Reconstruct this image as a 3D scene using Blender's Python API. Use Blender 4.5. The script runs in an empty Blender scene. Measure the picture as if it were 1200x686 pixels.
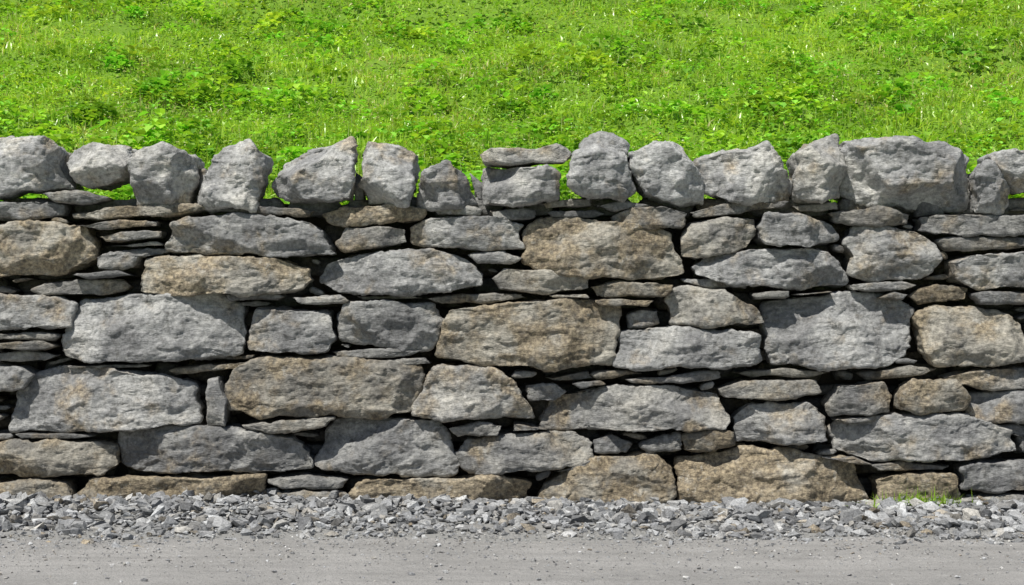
import bpy, math, numpy as np
from mathutils import Vector
rng = np.random.default_rng(7)
S = 300.0; CAMZ = 0.857
def wx(px): return (px-600.0)/S
def wz(py): return CAMZ+(343.0-py)/S

# ---------------------------------------------------------------- noise
def _h(i,j,k,s):
    n=(i*374761393+j*668265263+k*1440662683+s*974711)&0xffffffff
    n=((n^(n>>13))*1274126177)&0xffffffff
    n=n^(n>>16)
    return (n&0xffffff)/float(0x7fffff)-1.0
def vnoise(P,s=0):
    F=np.floor(P).astype(np.int64); f=P-F
    f=f*f*f*(f*(f*6-15)+10)
    i,j,k=F[:,0],F[:,1],F[:,2]; u,v,w=f[:,0],f[:,1],f[:,2]
    def L(a,b,t): return a+(b-a)*t
    return L(L(L(_h(i,j,k,s),_h(i+1,j,k,s),u),L(_h(i,j+1,k,s),_h(i+1,j+1,k,s),u),v),
             L(L(_h(i,j,k+1,s),_h(i+1,j,k+1,s),u),L(_h(i,j+1,k+1,s),_h(i+1,j+1,k+1,s),u),v),w)
def facet(P,s=0):
    # piecewise-planar noise on a tetrahedral lattice: broken-stone facets
    F=np.floor(P).astype(np.int64); f=P-F
    o=np.argsort(-f,axis=1); fs=np.take_along_axis(f,o,1)
    n=len(P); ar=np.arange(n); c=F.copy()
    v0=_h(c[:,0],c[:,1],c[:,2],s); r=v0.copy(); prev=v0
    for q in range(3):
        c[ar,o[:,q]]+=1
        v1=_h(c[:,0],c[:,1],c[:,2],s); r+=fs[:,q]*(v1-prev); prev=v1
    return r
ROT=np.array([[0.36,0.48,-0.8],[-0.8,0.6,0.0],[0.48,0.64,0.6]])
def fbm(P,o=4,s=0,g=0.5):
    t=np.zeros(len(P)); a=1.0; Q=P.copy(); n=0
    for q in range(o):
        t+=a*vnoise(Q,s+q); n+=a; a*=g; Q=(Q@ROT.T)*2.03+5.1
    return t/n

def mk_mesh(name, V, quads=None, tris=None, attr=None, smooth=True, mat=None, patch=None):
    me=bpy.data.meshes.new(name)
    nq=0 if quads is None else len(quads); nt=0 if tris is None else len(tris)
    me.vertices.add(len(V)); me.vertices.foreach_set("co",np.asarray(V,dtype=np.float32).ravel())
    loops=[]; starts=[]
    if nq: loops.append(np.asarray(quads).ravel()); starts.append(np.arange(nq)*4)
    if nt: loops.append(np.asarray(tris).ravel()); starts.append(nq*4+np.arange(nt)*3)
    loops=np.concatenate(loops).astype(np.int32); starts=np.concatenate(starts).astype(np.int32)
    me.loops.add(len(loops)); me.loops.foreach_set("vertex_index",loops)
    me.polygons.add(nq+nt); me.polygons.foreach_set("loop_start",starts)
    me.polygons.foreach_set("use_smooth",np.full(nq+nt,smooth,dtype=bool))
    me.update(calc_edges=True); me.validate()
    for nm,at in (("tint",attr),("patch",patch)):
        if at is None: continue
        a=me.color_attributes.new(name=nm,type='FLOAT_COLOR',domain='POINT')
        A=np.ones((len(V),4),dtype=np.float32); A[:,:3]=at
        a.data.foreach_set("color",A.ravel())
    ob=bpy.data.objects.new(name,me); bpy.context.scene.collection.objects.link(ob)
    if mat: me.materials.append(mat)
    return ob

# ---------------------------------------------------------------- materials helpers
def newmat(name):
    m=bpy.data.materials.new(name); m.use_nodes=True
    nt=m.node_tree; nt.nodes.clear()
    return m,nt
class NB:
    def __init__(s,nt): s.nt=nt
    def n(s,t,**kw):
        x=s.nt.nodes.new(t)
        for k,v in kw.items(): setattr(x,k,v)
        return x
    def l(s,a,b): s.nt.links.new(a,b)
    def val(s,sock,v):
        if hasattr(v,'is_linked'): s.l(v,sock)
        else: sock.default_value=v
    def math(s,op,a,b=0.0,c=None,clamp=False):
        x=s.n('ShaderNodeMath',operation=op); x.use_clamp=clamp
        s.val(x.inputs[0],a); s.val(x.inputs[1],b)
        if c is not None: s.val(x.inputs[2],c)
        return x.outputs[0]
    def noise(s,vec,scale,detail=4,rough=0.5,dist=0.0):
        x=s.n('ShaderNodeTexNoise'); s.l(vec,x.inputs['Vector'])
        x.inputs['Scale'].default_value=scale; x.inputs['Detail'].default_value=detail
        x.inputs['Roughness'].default_value=rough; x.inputs['Distortion'].default_value=dist
        return x.outputs['Fac']
    def ramp(s,v,a,b,lo=0.0,hi=1.0):
        x=s.n('ShaderNodeMapRange'); x.interpolation_type='SMOOTHSTEP'
        s.val(x.inputs[0],v); s.val(x.inputs[1],a); s.val(x.inputs[2],b); s.val(x.inputs[3],lo); s.val(x.inputs[4],hi)
        return x.outputs[0]
    def mix(s,f,a,b,mode='MIX'):
        x=s.n('ShaderNodeMix',data_type='RGBA',blend_type=mode)
        s.val(x.inputs[0],f); s.val(x.inputs[6],a); s.val(x.inputs[7],b)
        return x.outputs[2]
    def bump(s,h,strength,dist,prev=None):
        x=s.n('ShaderNodeBump'); s.l(h,x.inputs['Height']); x.inputs['Strength'].default_value=strength
        x.inputs['Distance'].default_value=dist
        if prev is not None: s.l(prev,x.inputs['Normal'])
        return x.outputs[0]

def stone_material(name,bscale=1.0,cool=(0.268,0.270,0.268),warm=(0.300,0.283,0.245),relief=0.015):
    m,nt=newmat(name); b=NB(nt)
    tc=b.n('ShaderNodeTexCoord').outputs['Object']
    at=b.n('ShaderNodeAttribute',attribute_name='tint')
    sp=b.n('ShaderNodeSeparateColor'); b.l(at.outputs['Color'],sp.inputs[0])
    tone,brown,rnd=sp.outputs[0],sp.outputs[1],sp.outputs[2]
    ap=b.n('ShaderNodeAttribute',attribute_name='patch')
    sq=b.n('ShaderNodeSeparateColor'); b.l(ap.outputs['Color'],sq.inputs[0])
    n1,nb=sq.outputs[0],sq.outputs[1]
    off=b.n('ShaderNodeVectorMath',operation='MULTIPLY_ADD')
    cx=b.n('ShaderNodeCombineXYZ'); b.l(rnd,cx.inputs[0]); b.l(rnd,cx.inputs[1]); b.l(rnd,cx.inputs[2])
    b.l(cx.outputs[0],off.inputs[0]); off.inputs[1].default_value=(37,71,13); b.l(tc,off.inputs[2])
    v=off.outputs[0]
    n2=b.noise(v,60*bscale,4,0.76)
    nl=b.noise(v,20*bscale,6,0.78,0.3)
    base=b.mix(b.ramp(b.math('ADD',brown,b.math('SUBTRACT',n1,0.5)),0.1,0.8),tuple(cool)+(1,),tuple(warm)+(1,))
    col=b.mix(1.0,base,b.mix(b.ramp(n1,0.34,0.66),(0.68,0.68,0.69,1),(1.27,1.27,1.26,1)),'MULTIPLY')
    bf=b.ramp(b.math('ADD',nb,b.math('MULTIPLY',brown,0.24)),0.55,0.80)
    browncol=b.mix(b.ramp(n2,0.35,0.65),(0.155,0.110,0.058,1),(0.33,0.26,0.155,1))
    col=b.mix(b.math('MULTIPLY',bf,0.68),col,browncol)
    col=b.mix(b.math('MULTIPLY',b.ramp(nl,0.57,0.65),0.42),col,(0.47,0.465,0.43,1))
    col=b.mix(b.math('MULTIPLY',b.ramp(nl,0.46,0.35),0.65),col,(0.08,0.08,0.073,1))
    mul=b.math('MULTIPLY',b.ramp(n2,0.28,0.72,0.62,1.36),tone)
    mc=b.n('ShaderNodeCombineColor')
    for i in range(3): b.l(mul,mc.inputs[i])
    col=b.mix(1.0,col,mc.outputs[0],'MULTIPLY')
    bs=b.n('ShaderNodeBsdfPrincipled'); b.l(col,bs.inputs['Base Color'])
    bs.inputs['Roughness'].default_value=0.82; bs.inputs['Specular IOR Level'].default_value=0.4
    mp=b.n('ShaderNodeMapping'); b.l(v,mp.inputs[0]); mp.inputs['Rotation'].default_value=(0.2,0.35,0.1); mp.inputs['Scale'].default_value=(0.7,0.9,1.9)
    h1=b.noise(mp.outputs[0],34*bscale,6,0.70,0.3)
    nn=b.bump(h1,0.85,relief/bscale)
    b.l(nn,bs.inputs['Normal'])
    o=b.n('ShaderNodeOutputMaterial'); b.l(bs.outputs[0],o.inputs[0])
    return m
M_stone=stone_material("weathered_stone")
M_gravel=stone_material("crushed_gravel",bscale=2.5,cool=(0.315,0.323,0.333),warm=(0.35,0.338,0.315))

# ---------------------------------------------------------------- stone builder
class Acc:
    def __init__(s): s.V=[];s.N=[];s.Q=[];s.T=[];s.A=[];s.W=[];s.O=[];s.n=0
ACC=Acc()
def add_stone(poly, yoff=0.0, depth=0.28, res=0.005, tone=1.0, brown=0.3, bulge=1.0, rimk=1.0, amp=1.0, shrink=0.001, box=0.0):
    p=np.array([(wx(a),wz(c)) for a,c in poly],float)
    x,z=p[:,0],p[:,1]; x2,z2=np.roll(x,-1),np.roll(z,-1)
    cr=x*z2-x2*z; A=cr.sum()/2
    c=np.array([((x+x2)*cr).sum(),((z+z2)*cr).sum()])/(6*A)
    a=(x.max()-x.min())/2; bb=(z.max()-z.min())/2
    q=(p-c)/np.array([a,bb])
    NT=360; th=np.arange(NT)*2*np.pi/NT
    d=np.stack([np.cos(th),np.sin(th)],1)
    R=np.zeros(NT)
    for i in range(len(q)):
        A0=q[i]; E=q[(i+1)%len(q)]-A0
        den=d[:,0]*E[1]-d[:,1]*E[0]
        den=np.where(abs(den)<1e-9,1e-9,den)
        t=(A0[0]*E[1]-A0[1]*E[0])/den
        s=(A0[0]*d[:,1]-A0[1]*d[:,0])/den
        ok=(t>0)&(s>=-1e-6)&(s<=1+1e-6)
        R=np.where(ok,np.maximum(R,t),R)
    R[R<=0]=np.median(R)
    k=np.arange(-14,15)
    kw=np.exp(-k**2/(2*1.5**2)); kw/=kw.sum()
    kn=np.exp(-k**2/(2*4.0**2)); kn/=kn.sum()
    Rs=sum(w*np.roll(R,kk) for kk,w in zip(k,kw))
    Rs=Rs*(1+box*np.abs(np.sin(2*th))**1.5)
    seed=int(rng.integers(1,10000))
    rn=0.5*facet(np.stack([d[:,0]*2.4*(a/max(bb,.02))**.5+seed,d[:,1]*2.4,np.zeros(NT)],1),seed)+0.5*fbm(np.stack([d[:,0]*6+seed,d[:,1]*6,np.zeros(NT)],1),3,seed,0.6)
    Rs=Rs*(1.0+0.04*rn*amp)
    P=d*Rs[:,None]*np.array([a,bb])
    T=np.roll(P,-2,0)-np.roll(P,2,0); Nn=np.stack([T[:,1],-T[:,0]],1); Nn/=np.linalg.norm(Nn,axis=1)[:,None]+1e-9
    Nn=sum(w*np.roll(Nn,kk,0) for kk,w in zip(k,kn)); Nn/=np.linalg.norm(Nn,axis=1)[:,None]+1e-9
    P=P*(1-min(shrink/min(a,bb),0.12))
    ap=(P*Nn).sum(1)
    def tab(arr,t):
        f=(t%(2*np.pi))/(2*np.pi)*NT; i=np.floor(f).astype(int)%NT; w=f-np.floor(f)
        j=(i+1)%NT
        return arr[i]*(1-w)[:,None]+arr[j]*w[:,None] if arr.ndim==2 else arr[i]*(1-w)+arr[j]*w
    nx=int(np.clip(2*a/res,8,190)); nz=int(np.clip(2*bb/res,7,90))
    def dist1(n):
        t=np.linspace(-1,1,n); return t*0.7+0.3*np.sin(t*np.pi/2)
    U,Wv=np.meshgrid(dist1(nx),dist1(nz),indexing='ij')
    u=U.ravel(); v=Wv.ravel()
    r=np.maximum(abs(u),abs(v)); th_=np.arctan2(v,u)
    pt=tab(P,th_)*r[:,None]; nrm=tab(Nn,th_); nrm/=np.linalg.norm(nrm,axis=1)[:,None]
    e=(1-r)*tab(ap,th_)
    w=min(0.012,0.40*min(a,bb))*rimk*(0.75+0.8*vnoise(np.stack([pt[:,0]*9+seed,pt[:,1]*9,0*r],1),3))
    w=np.maximum(w,0.004)
    t=np.clip(1-e/w,0,1)
    y=w*(1-np.sqrt(np.maximum(0,1-t*t)))
    wp=0.014*fbm(np.stack([pt[:,0]*16+seed,pt[:,1]*16,0*r+3],1),3,5)
    nf=int(rng.integers(5,10)); cut=np.zeros(len(r))
    for f in range(nf):
        an=rng.uniform(0,2*np.pi); dd=np.array([np.cos(an),np.sin(an)])
        sup=(P@dd).max(); tt=rng.uniform(0.15,0.88)
        cut=np.maximum(cut,rng.uniform(0.15,0.95)*(pt@dd+wp-tt*sup))
    cut=np.minimum(cut,0.022+0.4*cut)
    tl=rng.uniform(-0.05,0.05,2)
    base=rng.uniform(0.018,0.030)*bulge*min(1,min(a,bb)/0.06)
    y=y-base+np.maximum(cut,0)*bulge*min(1,bb/0.07)+pt@tl*bulge
    ang=np.pi/2*t*0.9
    F=np.stack([pt[:,0]+c[0],y,pt[:,1]+c[1]],1)
    NR=np.stack([nrm[:,0]*np.sin(ang),-np.cos(ang),nrm[:,1]*np.sin(ang)],1)
    idx=np.arange(nx*nz).reshape(nx,nz)
    quads=np.stack([idx[:-1,:-1],idx[1:,:-1],idx[1:,1:],idx[:-1,1:]],-1).reshape(-1,4)
    loop=np.concatenate([idx[:-1,0],idx[-1,:-1],idx[:0:-1,-1],idx[0,:0:-1]])
    L=len(loop); nV=nx*nz
    Vs=[F];Ns=[NR]; prev=loop; Qs=[quads]
    th_l=th_[loop]; Pl=tab(P,th_l); Nl=tab(Nn,th_l)
    m=8; ys=np.cumsum(np.linspace(1,3.2,m)); ys=ys/ys[-1]*depth
    for q_ in range(m):
        sh=1.0-0.05*(q_+1)/m if q_<m-3 else 0.97-0.06*(q_-(m-4))**1.4
        ring=np.stack([Pl[:,0]*sh+c[0],F[loop,1]+ys[q_],Pl[:,1]*sh+c[1]],1)
        Vs.append(ring); Ns.append(np.stack([Nl[:,0],0*Nl[:,0],Nl[:,1]],1))
        cur=nV+np.arange(L); nV+=L
        Qs.append(np.stack([prev,cur,np.roll(cur,-1),np.roll(prev,-1)],1)); prev=cur
    Vs.append(np.array([[c[0],depth*1.04,c[1]]])); Ns.append(np.array([[0,1.0,0]]))
    tris=np.stack([prev,np.full(L,nV),np.roll(prev,-1)],1); nV+=1
    V=np.concatenate(Vs); N=np.concatenate(Ns); V[:,1]+=yoff+0.03*(V[:,2])
    ACC.V.append(V); ACC.N.append(N); ACC.Q.append(np.concatenate(Qs)+ACC.n); ACC.T.append(tris+ACC.n)
    ACC.A.append(np.tile([tone,brown,rng.uniform(0,1)],(nV,1)))
    ACC.W.append(np.full(nV,amp*min(1.0,0.15+min(a,bb)/0.10)))
    ACC.O.append(np.tile(rng.uniform(-50,50,3),(nV,1)))
    ACC.n+=nV

# ---------------------------------------------------------------- traced stones (1 unit = 1/300 m on the wall face)
caps=[
 ([(-25,162),(10,157),(48,158),(66,178),(76,218),(40,225),(-25,229)],.15),
 ([(76,172),(104,166),(142,169),(149,184),(138,208),(105,218),(80,209),(73,190)],.2),
 ([(149,186),(166,172),(188,166),(222,182),(224,210),(214,240),(160,242),(150,215)],.3),
 ([(227,232),(232,208),(246,188),(262,170),(290,161),(309,182),(306,210),(296,242),(240,245)],.25),
 ([(312,214),(330,190),(372,167),(408,162),(413,190),(410,233),(360,237),(320,231)],.2),
 ([(420,190),(432,167),(462,165),(483,182),(484,212),(478,241),(428,240),(422,215)],.1),
 ([(487,216),(498,200),(522,186),(544,202),(560,238),(520,242),(489,240)],.15),
 ([(561,180),(575,173),(620,173),(655,169),(675,180),(660,190),(600,193),(568,190)],.5),
 ([(565,205),(572,195),(640,193),(655,205),(655,233),(600,241),(567,239)],.3),
 ([(668,190),(686,162),(706,156),(730,166),(738,182),(747,222),(730,235),(690,234),(669,218)],.15),
 ([(739,178),(768,163),(796,168),(808,182),(832,212),(828,239),(790,241),(758,230),(742,200)],.1),
 ([(816,190),(850,177),(900,166),(916,180),(936,216),(925,234),(860,237),(832,222)],.25),
 ([(932,180),(960,164),(987,156),(992,185),(988,230),(965,235),(936,233),(935,200)],.4),
 ([(990,190),(998,162),(1040,156),(1112,164),(1144,180),(1147,215),(1140,242),(1100,249),(1020,238),(992,228)],.2),
 ([(1146,205),(1156,190),(1172,190),(1190,222),(1190,238),(1176,251),(1148,247)],.1),
 ([(1163,182),(1190,173),(1232,176),(1242,218),(1200,226),(1180,212)],.1),
]
small_caps=[([(221,196),(232,192),(243,203),(238,222),(224,226)],.2),
 ([(411,196),(424,205),(424,234),(410,236)],.2),([(548,198),(566,212),(566,236),(558,232)],.2)]
big=[
 ([(-25,265),(30,261),(92,263),(104,280),(106,302),(70,322),(-25,327)],.75),
 ([(187,288),(200,264),(240,250),(300,248),(364,260),(386,278),(390,298),(320,302),(240,297),(195,296)],.15),
 ([(392,284),(405,268),(440,263),(473,268),(477,284),(440,292),(400,294)],.5),
 ([(479,266),(500,256),(540,251),(592,253),(612,264),(614,291),(580,293),(500,289),(482,284)],.2),
 ([(613,296),(616,272),(634,256),(680,253),(742,262),(784,275),(804,306),(804,322),(760,328),(700,328),(640,319),(615,309)],.85),
 ([(797,278),(812,263),(850,254),(886,256),(888,275),(880,291),(820,304),(800,300)],.5),
 ([(889,266),(898,251),(940,248),(980,262),(986,281),(950,291),(900,287),(890,280)],.2),
 ([(995,284),(1006,265),(1040,263),(1078,270),(1102,286),(1108,308),(1080,327),(1020,329),(998,320),(1002,300)],.2),
 ([(1118,306),(1140,298),(1230,292),(1230,337),(1150,340),(1124,327)],.2),
 ([(159,322),(168,303),(230,297),(320,302),(360,314),(367,328),(350,340),(290,345),(200,348),(163,343)],.65),
 ([(367,324),(376,308),(440,292),(512,292),(544,302),(569,322),(564,335),(500,345),(400,344),(374,334)],.1),
 ([(574,326),(592,314),(650,316),(692,323),(691,338),(640,345),(585,339)],.6),
 ([(811,312),(830,300),(880,291),(958,289),(982,300),(999,318),(996,335),(940,339),(860,334),(816,323)],.1),
 ([(-25,346),(60,346),(85,356),(82,384),(20,388),(-25,388)],.1),
 ([(70,398),(76,372),(90,352),(160,344),(246,346),(278,360),(285,392),(276,414),(180,424),(100,426),(72,420)],.1),
 ([(287,390),(298,363),(345,360),(386,365),(395,395),(380,413),(320,415),(290,410)],.15),
 ([(395,372),(404,354),(450,351),(506,357),(519,378),(505,410),(470,413),(430,404),(398,398)],.1),
 ([(509,408),(516,382),(530,364),(600,353),(696,348),(727,358),(730,385),(714,426),(650,433),(560,427),(512,417)],.75),
 ([(779,352),(796,336),(850,340),(892,362),(898,379),(840,383),(790,379)],.4),
 ([(720,420),(730,391),(770,382),(850,385),(888,396),(891,424),(850,431),(760,433),(723,430)],.15),
 ([(899,376),(903,356),(940,348),(1000,343),(1056,348),(1074,366),(1074,398),(1062,418),(1040,431),(960,433),(910,426),(902,400)],.1),
 ([(1079,366),(1100,357),(1170,361),(1200,380),(1210,418),(1160,431),(1100,428),(1086,412),(1080,385)],.7),
 ([(-25,428),(20,430),(38,440),(22,457),(-25,462)],.2),
 ([(8,492),(12,456),(30,440),(70,429),(130,431),(222,450),(234,478),(230,496),(150,504),(60,507),(12,505)],.15),
 ([(240,446),(254,440),(268,470),(263,500),(241,502)],.3),
 ([(262,452),(274,432),(310,419),(380,418),(440,422),(491,430),(492,456),(480,485),(400,490),(300,489),(270,478)],.7),
 ([(483,476),(498,446),(512,429),(560,428),(600,446),(622,474),(626,492),(540,493),(486,488)],.35),
 ([(635,490),(644,466),(720,452),(790,451),(840,462),(857,490),(846,503),(740,507),(638,503)],.3),
 ([(840,456),(870,445),(958,446),(967,461),(920,470),(850,467)],.55),
 ([(969,476),(984,451),(1040,448),(1051,466),(1044,485),(975,489)],.4),
 ([(1051,464),(1072,446),(1120,446),(1139,466),(1130,481),(1080,485),(1056,480)],1.0),
 ([(1138,464),(1170,457),(1230,460),(1230,498),(1150,496),(1136,484)],.2),
 ([(-25,528),(20,516),(100,516),(133,523),(139,545),(118,557),(40,561),(-25,556)],.75),
 ([(133,528),(138,507),(200,500),(270,501),(340,512),(365,530),(364,550),(300,557),(160,555),(137,546)],.2),
 ([(366,546),(376,512),(390,491),(450,488),(512,494),(528,516),(539,545),(534,558),(450,557),(378,552)],.15),
 ([(535,532),(545,518),(600,508),(670,506),(695,520),(695,544),(640,552),(560,558),(541,550)],.35),
 ([(861,490),(878,474),(950,472),(971,490),(971,517),(920,521),(865,519)],.15),
 ([(975,506),(990,494),(1040,488),(1130,487),(1190,503),(1192,530),(1130,541),(1020,541),(982,528)],.25),
 ([(-25,568),(30,562),(75,566),(86,580),(60,600),(-25,602)],1.0),
 ([(84,580),(112,561),(200,558),(304,559),(308,576),(300,600),(200,604),(90,602)],1.0),
 ([(411,578),(430,562),(500,559),(600,560),(622,568),(622,600),(560,606),(460,602),(416,598)],1.15),
 ([(627,592),(634,568),(690,538),(760,533),(787,548),(790,580),(774,600),(700,606),(632,604)],1.1),
 ([(796,572),(797,540),(860,528),(930,529),(1000,544),(1018,572),(1020,606),(930,610),(830,600),(800,592)],1.2),
 ([(1026,562),(1060,553),(1120,556),(1127,580),(1125,606),(1070,610),(1029,602)],1.3),
 ([(1126,548),(1150,540),(1230,543),(1230,574),(1160,578),(1128,574)],.15),
 ([(1129,584),(1170,578),(1230,580),(1230,608),(1135,608)],.5),
]
thin=[
 ([(-20,239),(40,234),(74,240),(70,252),(20,257),(-20,254)],.1),
 ([(44,226),(90,221),(128,232),(110,239),(60,237)],.2),
 ([(76,249),(130,241),(200,236),(250,240),(240,248),(180,254),(100,259),(78,256)],.7),
 ([(236,246),(300,240),(372,246),(360,253),(290,250)],.3),
 ([(374,250),(400,240),(460,237),(502,243),(496,256),(440,262),(385,263)],.8),
 ([(503,244),(545,240),(568,245),(560,253),(510,252)],.2),
 ([(570,246),(600,243),(628,246),(628,255),(580,259)],.2),
 ([(632,237),(660,232),(694,231),(696,241),(640,244)],.5),
 ([(640,247),(700,245),(712,250),(700,255),(645,254)],.3),
 ([(694,240),(730,234),(770,240),(720,247)],.3),
 ([(714,252),(740,240),(780,240),(809,249),(802,266),(760,271),(720,263)],.4),
 ([(808,248),(850,236),(932,234),(925,242),(860,251),(815,256)],.4),
 ([(930,240),(985,235),(990,245),(940,248)],.5),
 ([(972,248),(1030,242),(1074,250),(1070,262),(1010,265),(980,260)],.6),
 ([(1079,252),(1140,249),(1230,252),(1230,275),(1130,277),(1080,271)],.2),
 ([(82,264),(140,258),(186,258),(184,265),(110,270)],.6),
 ([(108,276),(150,270),(188,270),(186,278),(120,285)],.4),
 ([(120,288),(180,281),(188,286),(150,290)],.3),
 ([(105,300),(140,289),(190,290),(196,296),(160,302),(156,314),(110,316)],.3),
 ([(546,298),(590,295),(614,303),(600,310),(560,308)],.3),
 ([(690,336),(730,329),(792,333),(786,347),(700,350)],.8),
 ([(694,351),(740,349),(770,352),(760,360),(700,359)],.6),
 ([(797,328),(840,327),(886,338),(830,338)],.1),
 ([(996,333),(1060,329),(1080,335),(1060,342),(1000,341)],.3),
 ([(1068,346),(1100,334),(1142,337),(1136,352),(1080,357)],.9),
 ([(1098,280),(1150,277),(1230,279),(1230,289),(1110,293)],.4),
 ([(1140,345),(1190,342),(1230,344),(1230,356),(1150,356)],.3),
 ([(26,340),(50,328),(138,328),(148,337),(120,346),(40,347)],.5),
 ([(78,321),(140,317),(158,323),(100,327)],.2),
 ([(260,345),(320,341),(336,347),(325,353),(265,353)],.4),
 ([(338,348),(400,347),(412,355),(350,358)],.3),
 ([(410,347),(480,346),(500,350),(420,352)],.5),
 ([(496,350),(540,344),(612,343),(624,349),(560,357),(505,356)],.5),
 ([(640,346),(690,344),(694,350),(645,350)],.5),
 ([(880,344),(927,340),(927,349),(885,351)],.3),
 ([(736,370),(752,362),(776,362),(776,380),(738,386)],.3),
 ([(-20,391),(40,389),(72,393),(60,399),(-20,400)],.5),
 ([(-20,402),(50,400),(68,406),(50,411),(-20,411)],.5),
 ([(-20,414),(40,412),(68,417),(50,424),(-20,424)],.4),
 ([(60,431),(130,427),(180,429),(120,434)],.4),
 ([(188,434),(240,427),(300,424),(280,434),(200,440)],.8),
 ([(384,412),(430,408),(500,414),(440,421),(390,420)],.2),
 ([(420,424),(500,420),(508,427),(460,430)],.3),
 ([(616,454),(650,450),(668,459),(650,472),(620,471)],.3),
 ([(636,444),(690,436),(700,445),(650,449)],.5),
 ([(690,438),(740,434),(760,439),(700,446)],.5),
 ([(668,450),(705,446),(712,451),(680,456)],.3),
 ([(730,445),(790,440),(846,434),(848,444),(800,450),(740,450)],.4),
 ([(850,437),(920,432),(985,437),(960,443),(880,443)],.6),
 ([(1008,438),(1060,430),(1106,432),(1090,440),(1020,446)],.5),
 ([(1104,442),(1150,434),(1230,430),(1230,457),(1160,458),(1112,450)],.4),
 ([(976,492),(1040,485),(1048,491),(990,499)],.3),
 ([(278,500),(330,492),(396,488),(380,500),(320,510)],.5),
 ([(523,502),(560,494),(590,499),(584,512),(535,514)],.3),
 ([(600,496),(650,505),(600,507)],.3),
 ([(693,516),(718,508),(746,522),(735,532),(696,533)],.2),
 ([(747,523),(780,510),(800,508),(800,528),(760,533)],.3),
 ([(798,512),(830,505),(862,504),(862,522),(830,531),(800,530)],.7),
 ([(308,563),(350,558),(412,562),(402,573),(330,575)],.3),
 ([(240,508),(300,504),(330,510),(260,512)],.2),
 ([(10,509),(70,508),(120,511),(80,516),(20,515)],.3),
 ([(1018,546),(1060,541),(1118,546),(1110,552),(1030,553)],.4),
 ([(958,536),(1005,536),(1026,546),(990,544)],.4),
 ([(640,556),(690,552),(700,536),(650,555)],.2),
 ([(1134,500),(1190,498),(1230,502),(1230,532),(1200,534),(1196,506)],.2),
 ([(312,578),(360,575),(408,578),(410,598),(320,600)],.5),
 ([(1050,342),(1068,345),(1060,352),(1030,350)],.3),
 ([(930,345),(990,341),(940,347)],.3),
]
for pl,br in caps:
    add_stone(pl,yoff=rng.uniform(-0.02,0.02),depth=rng.uniform(0.26,0.36),tone=rng.uniform(1.25,1.55),brown=br*0.9,bulge=2.0,rimk=1.2,amp=1.2,shrink=0.0,box=0.04)
for pl,br in small_caps:
    add_stone(pl,yoff=0.10,depth=0.15,tone=1.05,brown=br)
for pl,br in big:
    add_stone(pl,yoff=rng.uniform(-0.014,0.012),depth=0.24,tone=rng.uniform(0.92,1.24),brown=br,box=0.045)
for pl,br in thin:
    add_stone(pl,yoff=rng.uniform(-0.012,0.045),depth=0.2,tone=rng.uniform(0.65,1.1),brown=br,amp=1.5)
# levelling stones under the copes, set back
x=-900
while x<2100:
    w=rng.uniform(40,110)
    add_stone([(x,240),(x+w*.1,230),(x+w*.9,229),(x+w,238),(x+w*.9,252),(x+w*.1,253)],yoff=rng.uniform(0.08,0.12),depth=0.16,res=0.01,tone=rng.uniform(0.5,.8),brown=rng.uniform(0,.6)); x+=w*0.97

# courses beyond the measured stretch
def course(x0,x1):
    ys=[244,300,345,428,500,552,604]
    polys=[]
    for a_,b_ in zip(ys[:-1],ys[1:]):
        x=x0
        while x<x1-25:
            w=min(rng.uniform(70,220),x1-x)
            if x1-(x+w)<40: w=x1-x
            j=lambda s: rng.uniform(-s,s)
            t=a_+rng.uniform(2,9); bt=b_-rng.uniform(2,9)
            xl,xr=x+2,x+w-3
            polys.append([(xl+j(3),t+14+j(6)),(xl+16+j(9),t+j(3)),((xl+xr)/2,t-3+j(4)),(xr-18+j(10),t+2+j(4)),(xr+j(3),t+18+j(8)),(xr-5+j(4),bt-6+j(4)),((xl+xr)/2,bt+2+j(3)),(xl+6+j(5),bt+j(3))])
            x+=w
    return polys
side=course(-900,-30)+course(1236,2100)
for pl in side: add_stone(pl,yoff=rng.uniform(-0.012,0.022),depth=0.24,res=0.010,tone=rng.uniform(0.92,1.2),brown=rng.uniform(0,0.9))
for x0,x1 in ((-900,-40),(1245,2100)):
    x=x0
    while x<x1-50:
        w=min(rng.uniform(60,120),x1-x); t=rng.uniform(158,185)
        add_stone([(x+3,t+25),(x+w*.3,t+4),(x+w*.7,t),(x+w-4,t+22),(x+w-3,235),(x+w*.5,242),(x+5,238)],yoff=0,depth=0.3,res=0.010,tone=rng.uniform(1.2,1.45),brown=0.2,bulge=1.5,amp=1.1)
        x+=w

# raster occupancy -> pinning slivers wedged in the joints
GX0,GX1,GY0,GY1=-900,2100,230,606
mask=np.zeros(((GY1-GY0)//2,(GX1-GX0)//2),bool)
yy,xx=np.mgrid[GY0+1:GY1:2,GX0+1:GX1:2]
def raster(pl):
    P=np.array(pl,float); i0=max(0,int((P[:,0].min()-GX0)/2)-1); i1=int((P[:,0].max()-GX0)/2)+2
    j0=max(0,int((P[:,1].min()-GY0)/2)-1); j1=int((P[:,1].max()-GY0)/2)+2
    if j1<=j0: return
    X=xx[j0:j1,i0:i1]; Y=yy[j0:j1,i0:i1]; ins=np.zeros(X.shape,bool)
    for (xa,ya),(xb,yb) in zip(P,np.roll(P,-1,0)):
        if ya==yb: continue
        c=((ya>Y)!=(yb>Y))&(X<(xb-xa)*(Y-ya)/(yb-ya)+xa); ins^=c
    mask[j0:j1,i0:i1]|=ins
for pl,_ in caps+big+thin: raster(pl)
for pl in side: raster(pl)
cnt=0
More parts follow.
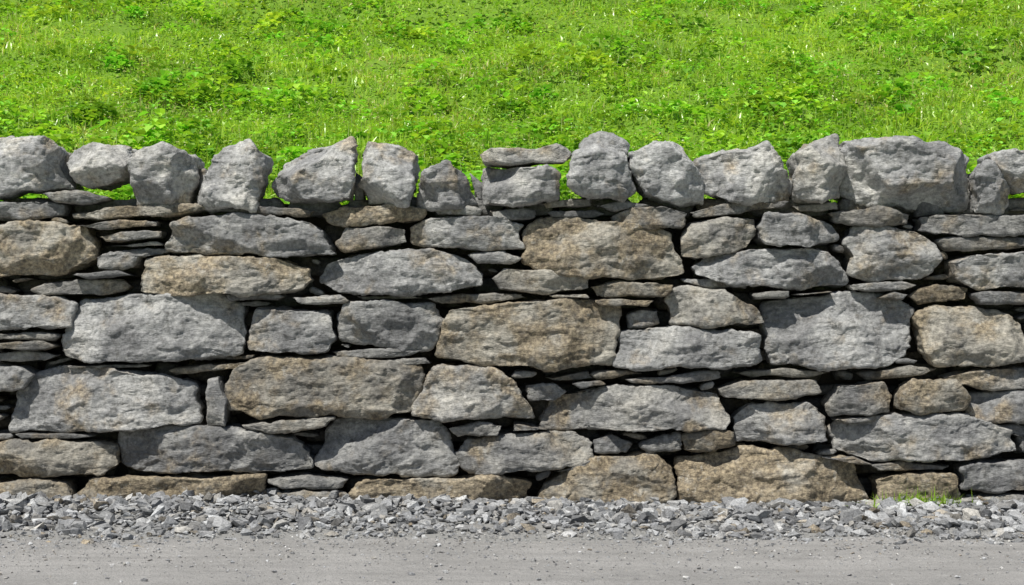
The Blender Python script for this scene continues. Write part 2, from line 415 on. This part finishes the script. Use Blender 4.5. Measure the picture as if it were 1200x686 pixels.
for (wmin,wmax,hmin,hmax,tries,tol) in ((46,100,6,14,9000,0.05),(24,60,5,12,16000,0.06),(12,34,5,12,14000,0.06)):
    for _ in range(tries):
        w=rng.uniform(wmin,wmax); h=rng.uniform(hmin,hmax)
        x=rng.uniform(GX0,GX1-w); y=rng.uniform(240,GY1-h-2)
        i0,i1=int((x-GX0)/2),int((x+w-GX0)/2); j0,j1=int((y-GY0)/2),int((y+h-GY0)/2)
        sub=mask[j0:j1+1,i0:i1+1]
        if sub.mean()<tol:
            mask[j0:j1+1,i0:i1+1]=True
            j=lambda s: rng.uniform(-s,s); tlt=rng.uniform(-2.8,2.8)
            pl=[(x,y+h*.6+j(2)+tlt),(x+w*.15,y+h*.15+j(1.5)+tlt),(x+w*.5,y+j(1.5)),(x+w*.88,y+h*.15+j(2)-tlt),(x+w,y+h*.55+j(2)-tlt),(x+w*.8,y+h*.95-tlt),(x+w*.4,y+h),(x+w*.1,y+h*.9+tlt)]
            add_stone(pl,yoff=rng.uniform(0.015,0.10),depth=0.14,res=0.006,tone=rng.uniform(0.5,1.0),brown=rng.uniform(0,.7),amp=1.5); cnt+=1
# hearting: packed stones deeper inside the wall, tone lowered to paint in gap shade
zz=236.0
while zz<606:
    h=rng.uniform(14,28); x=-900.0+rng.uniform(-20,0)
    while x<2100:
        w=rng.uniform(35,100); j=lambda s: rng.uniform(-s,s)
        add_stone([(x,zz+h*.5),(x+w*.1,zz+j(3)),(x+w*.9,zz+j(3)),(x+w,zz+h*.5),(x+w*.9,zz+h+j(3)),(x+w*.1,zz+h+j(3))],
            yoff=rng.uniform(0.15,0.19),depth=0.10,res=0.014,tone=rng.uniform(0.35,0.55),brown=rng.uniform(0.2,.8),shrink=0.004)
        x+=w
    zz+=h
V=np.concatenate(ACC.V);N=np.concatenate(ACC.N);Q=np.concatenate(ACC.Q);T=np.concatenate(ACC.T)
A=np.concatenate(ACC.A);W=np.concatenate(ACC.W);O=np.concatenate(ACC.O)
P=V+O
warp=np.stack([fbm(P*14,2,k) for k in (71,72,73)],1)
Pw=(P+0.018*warp)@ROT.T
f1=facet(Pw*np.array([8,8,10]),11)
f2=facet((Pw@ROT.T)*22,21)
f3=facet(Pw*60+7,25)
tr=fbm((P+0.01*warp)*np.array([8,10,20]),3,41,0.5)*2.6
fl=np.floor(tr); fr=tr-fl; ter=(fl+np.clip((fr-0.43)/0.12,0,1))/2.6
disp=0.012*f1+0.0068*f2+0.0024*f3+0.013*ter-0.002
patch=np.stack([0.5+0.42*fbm(Pw*6,5,301,0.62),0.5+0.42*fbm(Pw*8,5,331,0.66),0*f1],1)
V=V+N*(disp*W)[:,None]
wall=mk_mesh("dry_stone_wall",V,Q,T,attr=A,mat=M_stone,patch=patch)
print("wall verts",len(V),"slivers",cnt)
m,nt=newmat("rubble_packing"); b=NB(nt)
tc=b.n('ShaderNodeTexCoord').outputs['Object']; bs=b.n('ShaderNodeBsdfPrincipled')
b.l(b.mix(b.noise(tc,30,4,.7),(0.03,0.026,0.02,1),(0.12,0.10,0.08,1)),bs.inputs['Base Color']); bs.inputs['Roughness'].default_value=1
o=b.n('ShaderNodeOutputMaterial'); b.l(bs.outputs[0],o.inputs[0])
nxg,nzg=300,40
xs=np.linspace(-4.9,4.9,nxg); tt=np.linspace(0,1,nzg)
cy=np.where(tt<0.7,0.24,0.24+(tt-0.7)/0.3*0.30); cz=np.where(tt<0.7,tt/0.7*1.27-0.05,1.215)
X,I=np.meshgrid(xs,np.arange(nzg),indexing='ij')
VV=np.stack([X.ravel(),cy[I.ravel()],cz[I.ravel()]],1); VV+=0.02*np.stack([fbm(VV*12,2,k) for k in (1,2,3)],1)
ix=np.arange(nxg*nzg).reshape(nxg,nzg)
core=mk_mesh("wall_core",VV,np.stack([ix[:-1,:-1],ix[1:,:-1],ix[1:,1:],ix[:-1,1:]],-1).reshape(-1,4),mat=m)
core.parent=wall

# ---------------------------------------------------------------- terrain
def smooth(t): t=np.clip(t,0,1); return t*t*(3-2*t)
def gz(x,y):
    P=np.stack([x,y,0*x],1)
    front=0.026*smooth((y+0.78)/0.78)*(1+0.4*fbm(P*3+9,2,3))+0.018*smooth((y+0.3)/0.3)*np.clip(-x/1.2,-0.6,1)
    front=np.where(y>-0.9,front,0)
    hill=1.07+0.385*(np.minimum(y,32)-0.45)+0.12*np.clip(y-32,0,80)+np.clip(y-0.5,0,1)*(0.12*fbm(P*np.array([.7,1.3,1]),2,8)+0.05*fbm(P*np.array([2.6,4.0,1]),2,9))
    t=smooth((y-0.30)/0.15)
    return front*(1-t)+hill*t
def axis(lo,hi,seglo,seghi,step):
    mid=np.arange(seglo,seghi+1e-6,step)
    a=[];d=step*1.3;v=seghi
    while v<hi: v+=d; d*=1.3; a.append(v)
    c=[];d=step*1.3;v=seglo
    while v>lo: v-=d; d*=1.3; c.append(v)
    return np.array(c[::-1]+list(mid)+a)
ax=axis(-150,150,-6,6,0.06); ay=axis(-150,150,-1.2,9,0.05)
X,Y=np.meshgrid(ax,ay,indexing='ij'); x=X.ravel();y=Y.ravel()
GV=np.stack([x,y,gz(x,y)],1)
ix=np.arange(len(x)).reshape(len(ax),len(ay))
m,nt=newmat("earth_and_turf"); b=NB(nt)
tc=b.n('ShaderNodeTexCoord').outputs['Object']; sx=b.n('ShaderNodeSeparateXYZ'); b.l(tc,sx.inputs[0])
turf=b.mix(b.noise(tc,6,6,.7),(0.09,0.18,0.014,1),(0.18,0.32,0.024,1))
dirt=b.mix(b.noise(tc,60,5,.7),(0.15,0.15,0.145,1),(0.36,0.36,0.35,1))
f=b.math('GREATER_THAN',sx.outputs[1],0.34); f2=b.math('LESS_THAN',sx.outputs[1],-7.0)
bs=b.n('ShaderNodeBsdfPrincipled'); b.l(b.mix(b.math('MAXIMUM',f,f2),dirt,turf),bs.inputs['Base Color']); bs.inputs['Roughness'].default_value=1
o=b.n('ShaderNodeOutputMaterial'); b.l(bs.outputs[0],o.inputs[0])
mk_mesh("ground",GV,np.stack([ix[:-1,:-1],ix[1:,:-1],ix[1:,1:],ix[:-1,1:]],-1).reshape(-1,4),mat=m)

# road
m,nt=newmat("worn_road_surface"); b=NB(nt)
tc=b.n('ShaderNodeTexCoord').outputs['Object']
big_=b.noise(tc,2.2,5,.65,.4); mid=b.noise(tc,25,5,.7); fi=b.noise(tc,190,3,.8)
mp=b.n('ShaderNodeMapping'); b.l(tc,mp.inputs[0]); mp.inputs['Scale'].default_value=(0.6,9,1)
stre=b.noise(mp.outputs[0],1.5,5,.6)
col=b.mix(b.ramp(big_,.3,.7),(0.385,0.378,0.368,1),(0.50,0.49,0.478,1))
col=b.mix(b.math('MULTIPLY',b.ramp(stre,.4,.7),.55),col,(0.31,0.305,0.297,1))
col=b.mix(b.ramp(fi,.53,.64),col,(0.17,0.167,0.162,1))
col=b.mix(b.math('MULTIPLY',b.ramp(mid,.5,.75),.5),col,(0.57,0.56,0.54,1))
bs=b.n('ShaderNodeBsdfPrincipled'); b.l(col,bs.inputs['Base Color']); bs.inputs['Roughness'].default_value=.95
nn=b.bump(fi,.9,0.009); nn=b.bump(mid,.6,0.02,nn); b.l(nn,bs.inputs['Normal'])
o=b.n('ShaderNodeOutputMaterial'); b.l(bs.outputs[0],o.inputs[0])
rx=axis(-150,150,-5,5,0.04); ry=np.linspace(-6,-0.70,70)
X,Y=np.meshgrid(rx,ry,indexing='ij'); x=X.ravel();y=Y.ravel()
y=np.where(y>-0.72,y+0.09*fbm(np.stack([x*2.5,0*x,0*x],1),4,4)-0.02,y)
z=0.004+np.maximum(0,gz(x,y))+0.003*(fbm(np.stack([x*7,y*7,0*x],1),2,6)+1)*0.5
ix=np.arange(len(x)).reshape(len(rx),len(ry))
mk_mesh("road",np.stack([x,y,z],1),np.stack([ix[:-1,:-1],ix[1:,:-1],ix[1:,1:],ix[:-1,1:]],-1).reshape(-1,4),mat=m)

# ---------------------------------------------------------------- gravel
import bmesh
tmpl=[]
for k in range(40):
    bm=bmesh.new(); pts=rng.normal(size=(int(rng.integers(9,15)),3)); pts/=np.linalg.norm(pts,axis=1)[:,None]
    pts*=rng.uniform(0.8,1.1,(len(pts),1)); pts*=np.array([1.0,rng.uniform(.55,.95),rng.uniform(.3,.65)])
    for p_ in pts: bm.verts.new(p_)
    bmesh.ops.convex_hull(bm,input=bm.verts[:])
    for v in [v for v in bm.verts if not v.link_faces]: bm.verts.remove(v)
    bm.verts.ensure_lookup_table(); bm.verts.index_update()
    bmesh.ops.triangulate(bm,faces=bm.faces[:]); bmesh.ops.recalc_face_normals(bm,faces=bm.faces[:])
    tmpl.append((np.array([v.co[:] for v in bm.verts]),np.array([[v.index for v in f.verts] for f in bm.faces]))); bm.free()
def rotm(n):
    q=rng.normal(size=(n,4)); q/=np.linalg.norm(q,axis=1)[:,None]; w,x,y,z=q.T
    return np.stack([1-2*(y*y+z*z),2*(x*y-z*w),2*(x*z+y*w),2*(x*y+z*w),1-2*(x*x+z*z),2*(y*z-x*w),2*(x*z-y*w),2*(y*z+x*w),1-2*(x*x+y*y)],1).reshape(n,3,3)
def scatter(name,px,py,pz,sz,tones,flat=0.65):
    n=len(px); R=rotm(n); which=rng.integers(0,len(tmpl),n); Vs=[];Ts=[];As=[];Ps=[];c=0
    for i in range(n):
        tv,tf=tmpl[which[i]]
        v=(tv@R[i].T); v[:,2]*=flat; v=v*sz[i]; v+= (px[i],py[i],pz[i])
        Vs.append(v);Ts.append(tf+c);c+=len(v);As.append(np.tile([tones[i],tb[i],rng.uniform()],(len(v),1)))
        Ps.append(np.tile([rng.uniform(.35,.65),rng.uniform(.35,.6),0],(len(v),1)))
    return mk_mesh(name,np.concatenate(Vs),None,np.concatenate(Ts),attr=np.concatenate(As),smooth=False,mat=M_gravel,patch=np.concatenate(Ps))
n=16500
px=rng.uniform(-4.2,4.2,n); py=-1.05+1.11*rng.beta(1.6,0.9,n)
nz_=fbm(np.stack([px*1.3,0*px,0*px],1),5,77,0.6)
prob=smooth((py-(-0.90+0.30*nz_))/0.42)*0.93+0.045
keep=rng.uniform(size=n)<prob; px,py=px[keep],py[keep]; n=len(px)
sz=np.clip(rng.lognormal(math.log(0.0165),0.55,n),0.0045,0.052)*(0.6+0.5*smooth((py+0.85)/0.45))
tb=np.where(rng.uniform(size=n)<0.12,rng.uniform(.4,.9,n),rng.uniform(0,.25,n))
pz=gz(px,py)+sz*0.12+rng.uniform(0,0.018,n)*smooth((py+0.6)/0.4)+0.003
scatter("gravel_verge",px,py,pz,sz,rng.uniform(0.5,1.45,n))
n=16000
px=rng.uniform(-4.2,4.2,n); py=-0.5-1.45*rng.beta(0.95,2.8,n)
sz=np.clip(rng.lognormal(math.log(0.0033),0.55,n),0.0014,0.015)
tb=rng.uniform(0,.5,n); scatter("road_grit",px,py,np.maximum(gz(px,py),0)+0.006+sz*.2,sz,rng.uniform(0.7,1.6,n))

# ---------------------------------------------------------------- grass
def leafmat(name,trans=0.42):
    m,nt=newmat(name); b=NB(nt)
    at=b.n('ShaderNodeAttribute',attribute_name='tint').outputs['Color']
    df=b.n('ShaderNodeBsdfDiffuse'); b.l(at,df.inputs[0])
    tr=b.n('ShaderNodeBsdfTranslucent'); b.l(b.mix(1.0,at,(1.25,1.15,0.6,1),'MULTIPLY'),tr.inputs[0])
    mx=b.n('ShaderNodeMixShader'); mx.inputs[0].default_value=trans
    b.l(df.outputs[0],mx.inputs[1]); b.l(tr.outputs[0],mx.inputs[2])
    gl=b.n('ShaderNodeBsdfGlossy'); gl.inputs['Roughness'].default_value=0.36; gl.inputs[0].default_value=(.9,1,.8,1)
    m2=b.n('ShaderNodeMixShader'); m2.inputs[0].default_value=0.07
    b.l(mx.outputs[0],m2.inputs[1]); b.l(gl.outputs[0],m2.inputs[2])
    o=b.n('ShaderNodeOutputMaterial'); b.l(m2.outputs[0],o.inputs[0]); return m
M_grass=leafmat("grass_blades")
def blades(x,y,z,length,width,col,lean=0.5):
    n=len(x); az=rng.uniform(0,2*np.pi,n); ln=np.abs(rng.normal(0,lean,n))
    dx,dy=np.cos(az),np.sin(az)
    fa=rng.uniform(0,2*np.pi,n); sx_,sy_=np.cos(fa)*width/2,np.sin(fa)*width/2
    base=np.stack([x,y,z],1); sd=np.stack([sx_,sy_,0*sx_],1)
    def at(t):
        return base+np.stack([dx*length*ln*t**1.8,dy*length*ln*t**1.8,length*t*(1-0.45*np.minimum(ln,1.4)*t)],1)
    m1=at(0.5); tip=at(1.0)
    V=np.stack([base-sd,base+sd,m1+sd*.9,m1-sd*.9,tip],1).reshape(-1,3)
    k=np.arange(n)*5
    Q=np.stack([k,k+1,k+2,k+3],1); T=np.stack([k+3,k+2,k+4],1)
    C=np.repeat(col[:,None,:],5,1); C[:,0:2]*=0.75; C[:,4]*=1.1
    return V,Q,T,np.minimum(C,0.85).reshape(-1,3)
def lumps(x,y):
    P=np.stack([x,y,0*x],1)
    return fbm(P*np.array([1.1,2.0,1])+4,4,151,0.6)
def grasscol(x,y,n):
    P=np.stack([x,y,0*x],1)
    a=lumps(x,y)[:,None]; bq=np.clip(rng.uniform(0,1,(n,1))*0.9+0.5*a+0.05,0,1)
    c=np.array([0.26,0.52,0.045])*(1-bq)+np.array([0.54,0.74,0.085])*bq
    c=c*(1+0.3*a)
    dry=(rng.uniform(size=n)<0.05+0.2*(fbm(P*1.5+30,2,52)>0.3))[:,None]
    return np.where(dry,np.array([0.66,0.62,0.26])*rng.uniform(.7,1.2,(n,1)),c)
n=165000
y=0.50+8.3*rng.beta(0.95,1.5,n); x=rng.uniform(-1,1,n)*(2.9+0.62*y)
P=np.stack([x,y,0*x],1); hv=1+0.9*fbm(P*np.array([3.0,4.5,1]),3,61)
L=rng.uniform(0.03,0.070,n)*np.clip(hv,.3,2); L*=1+0.5*(y<0.8)
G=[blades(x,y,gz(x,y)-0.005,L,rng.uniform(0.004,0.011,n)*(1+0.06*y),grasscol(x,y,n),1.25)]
k=1000; ty=0.6+6.5*rng.beta(1,1.35,k); tx=rng.uniform(-1,1,k)*(2.9+0.6*ty)
m_=24; x=np.repeat(tx,m_)+rng.normal(0,.035,k*m_); y=np.repeat(ty,m_)+rng.normal(0,.035,k*m_); y=np.maximum(y,.52); n=k*m_
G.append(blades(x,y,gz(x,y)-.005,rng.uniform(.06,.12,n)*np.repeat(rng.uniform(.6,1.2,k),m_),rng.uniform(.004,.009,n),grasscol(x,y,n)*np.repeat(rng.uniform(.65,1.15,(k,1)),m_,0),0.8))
n=2200
y=0.5+6.5*rng.beta(1,1.3,n); x=rng.uniform(-1,1,n)*(2.9+0.6*y)
G.append(blades(x,y,gz(x,y),rng.uniform(0.08,0.15,n),rng.uniform(0.0025,0.0035,n),np.tile([0.56,0.64,0.26],(n,1))*rng.uniform(.8,1.15,(n,1)),0.5))
off=0;VV=[];QQ=[];TT=[];CC=[]
for v,q,t,c in G: VV.append(v);QQ.append(q+off);TT.append(t+off);CC.append(c);off+=len(v)
mk_mesh("meadow_grass",np.concatenate(VV),np.concatenate(QQ),np.concatenate(TT),attr=np.concatenate(CC),mat=M_grass)

def leaves(C,size,tilt,az,col,asp=0.7):
    n=len(C)
    ol=np.array([(0,0),(0.3,0.42),(0.7,0.45),(1,0),(0.7,-0.45),(0.3,-0.42)])
    d=np.stack([np.cos(az)*np.cos(tilt),np.sin(az)*np.cos(tilt),np.sin(tilt)],1)
    s=np.stack([-np.sin(az),np.cos(az),0*az],1)
    up=np.cross(d,s)
    V=C[:,None,:]+size[:,None,None]*(d[:,None,:]*ol[None,:,0:1]+s[:,None,:]*ol[None,:,1:2]*asp*1.3+up[:,None,:]*(np.abs(ol[None,:,1:2])*0.35-ol[None,:,0:1]**2*0.2))
    k=np.arange(n)*6
    Q=np.concatenate([np.stack([k,k+3,k+2,k+1],1),np.stack([k,k+5,k+4,k+3],1)])
    return V.reshape(-1,3),Q,np.minimum(np.repeat(col,6,0),0.85)
nc=2400
cy=0.62+6.6*rng.beta(0.95,1.35,nc); cx=rng.uniform(-1,1,nc)*(2.9+0.6*cy)
keep=rng.uniform(-0.55,0.45,nc)<-lumps(cx,cy)*0.8; cx,cy=cx[keep],cy[keep]
Cs=[];Sz=[];Ti=[];Az=[];Co=[]
for a_,b_ in zip(cx,cy):
    k=int(rng.integers(8,44)); rad=rng.uniform(0.05,0.18); h=rad*rng.uniform(0.4,0.9)
    s0=rng.uniform(0.016,0.050); r=rad*np.sqrt(rng.uniform(size=k)); an=rng.uniform(0,2*np.pi,k)
    lx=a_+r*np.cos(an); ly=b_+r*np.sin(an)
    ly=np.maximum(ly,0.52)
    lz=gz(lx,ly)+0.03+h*(1-(r/rad)**2)*rng.uniform(.5,1,k)+rng.uniform(0,0.025,k)
    Cs.append(np.stack([lx,ly,lz],1)); Sz.append(s0*rng.uniform(.6,1.4,k)); Ti.append(rng.uniform(-0.5,0.7,k)); Az.append(an+rng.normal(0,.9,k))
    base=np.array([0.25,0.52,0.05])*rng.uniform(.6,1.5); base[0]*=rng.uniform(.8,1.4)
    Co.append(base*rng.uniform(.7,1.35,(k,1)))
k=60000
ly=0.55+7.0*rng.beta(0.95,1.4,k); lx=rng.uniform(-1,1,k)*(2.9+0.6*ly)
kp=rng.uniform(-0.7,0.4,k)<fbm(np.stack([lx*1.6,ly*2.4,0*lx],1),3,93); lx,ly=lx[kp],ly[kp];k=len(lx)
Cs.append(np.stack([lx,ly,gz(lx,ly)+rng.uniform(0.02,0.075,k)],1)); Sz.append(rng.uniform(0.009,0.026,k)); Ti.append(rng.uniform(-.4,.6,k)); Az.append(rng.uniform(0,6.28,k))
Co.append(np.array([0.34,0.62,0.07])*rng.uniform(.6,1.35,(k,1)))
Vl,Ql,Cl=leaves(np.concatenate(Cs),np.concatenate(Sz),np.concatenate(Ti),np.concatenate(Az),np.concatenate(Co))
mk_mesh("meadow_weeds",Vl,Ql,None,attr=Cl,smooth=False,mat=M_grass)
k=1200
ly=0.7+6.5*rng.beta(0.95,1.4,k); lx=rng.uniform(-1,1,k)*(2.9+0.6*ly)
Vl,Ql,Cl=leaves(np.repeat(np.stack([lx,ly,gz(lx,ly)+rng.uniform(0.06,0.10,k)],1),3,0),np.full(3*k,0.011),rng.uniform(0,1,3*k),rng.uniform(0,6.28,3*k),np.tile([0.78,0.82,0.66],(3*k,1)))
mk_mesh("clover_flowers",Vl,Ql,None,attr=Cl,smooth=False,mat=M_grass)
n=260
x=wx(1068)+rng.normal(0,0.09,n); y=-0.08+rng.normal(0,0.025,n)
v,q,t,c=blades(x,y,gz(x,y)+0.01,rng.uniform(0.03,0.085,n),rng.uniform(0.003,0.006,n),np.tile([0.28,0.46,0.04],(n,1))*rng.uniform(.7,1.4,(n,1)),1.1)
mk_mesh("grass_tuft",v,q,t,attr=c,mat=M_grass)

# ---------------------------------------------------------------- light, sky, camera
el=math.radians(58); az=math.radians(36)
sv=Vector((-math.sin(az)*math.cos(el),-math.cos(az)*math.cos(el),math.sin(el)))
sd=bpy.data.lights.new("sun",'SUN'); sd.energy=5.0; sd.angle=math.radians(0.5); sd.color=(1.0,0.96,0.885)
so=bpy.data.objects.new("sun",sd); bpy.context.scene.collection.objects.link(so)
so.rotation_euler=(-sv).to_track_quat('-Z','Y').to_euler(); so.location=sv*30
w=bpy.data.worlds.new("World"); bpy.context.scene.world=w; w.use_nodes=True
nt=w.node_tree; bg=nt.nodes['Background']; sk=nt.nodes.new('ShaderNodeTexSky'); sk.sky_type='NISHITA'; sk.sun_disc=False
sk.sun_elevation=el; sk.sun_rotation=math.atan2(sv.x,sv.y)%(2*math.pi)
nt.links.new(sk.outputs[0],bg.inputs[0]); bg.inputs[1].default_value=0.062
cd=bpy.data.cameras.new("camera"); cd.sensor_width=36; cd.lens=54; cd.clip_end=600; cd.clip_start=0.05
co=bpy.data.objects.new("camera",cd); bpy.context.scene.collection.objects.link(co)
co.location=(0,-6.0,CAMZ); co.rotation_euler=(math.radians(90),0,0)
sc=bpy.context.scene; sc.camera=co
sc.view_settings.view_transform='Standard'; sc.view_settings.look='None'; sc.view_settings.exposure=0
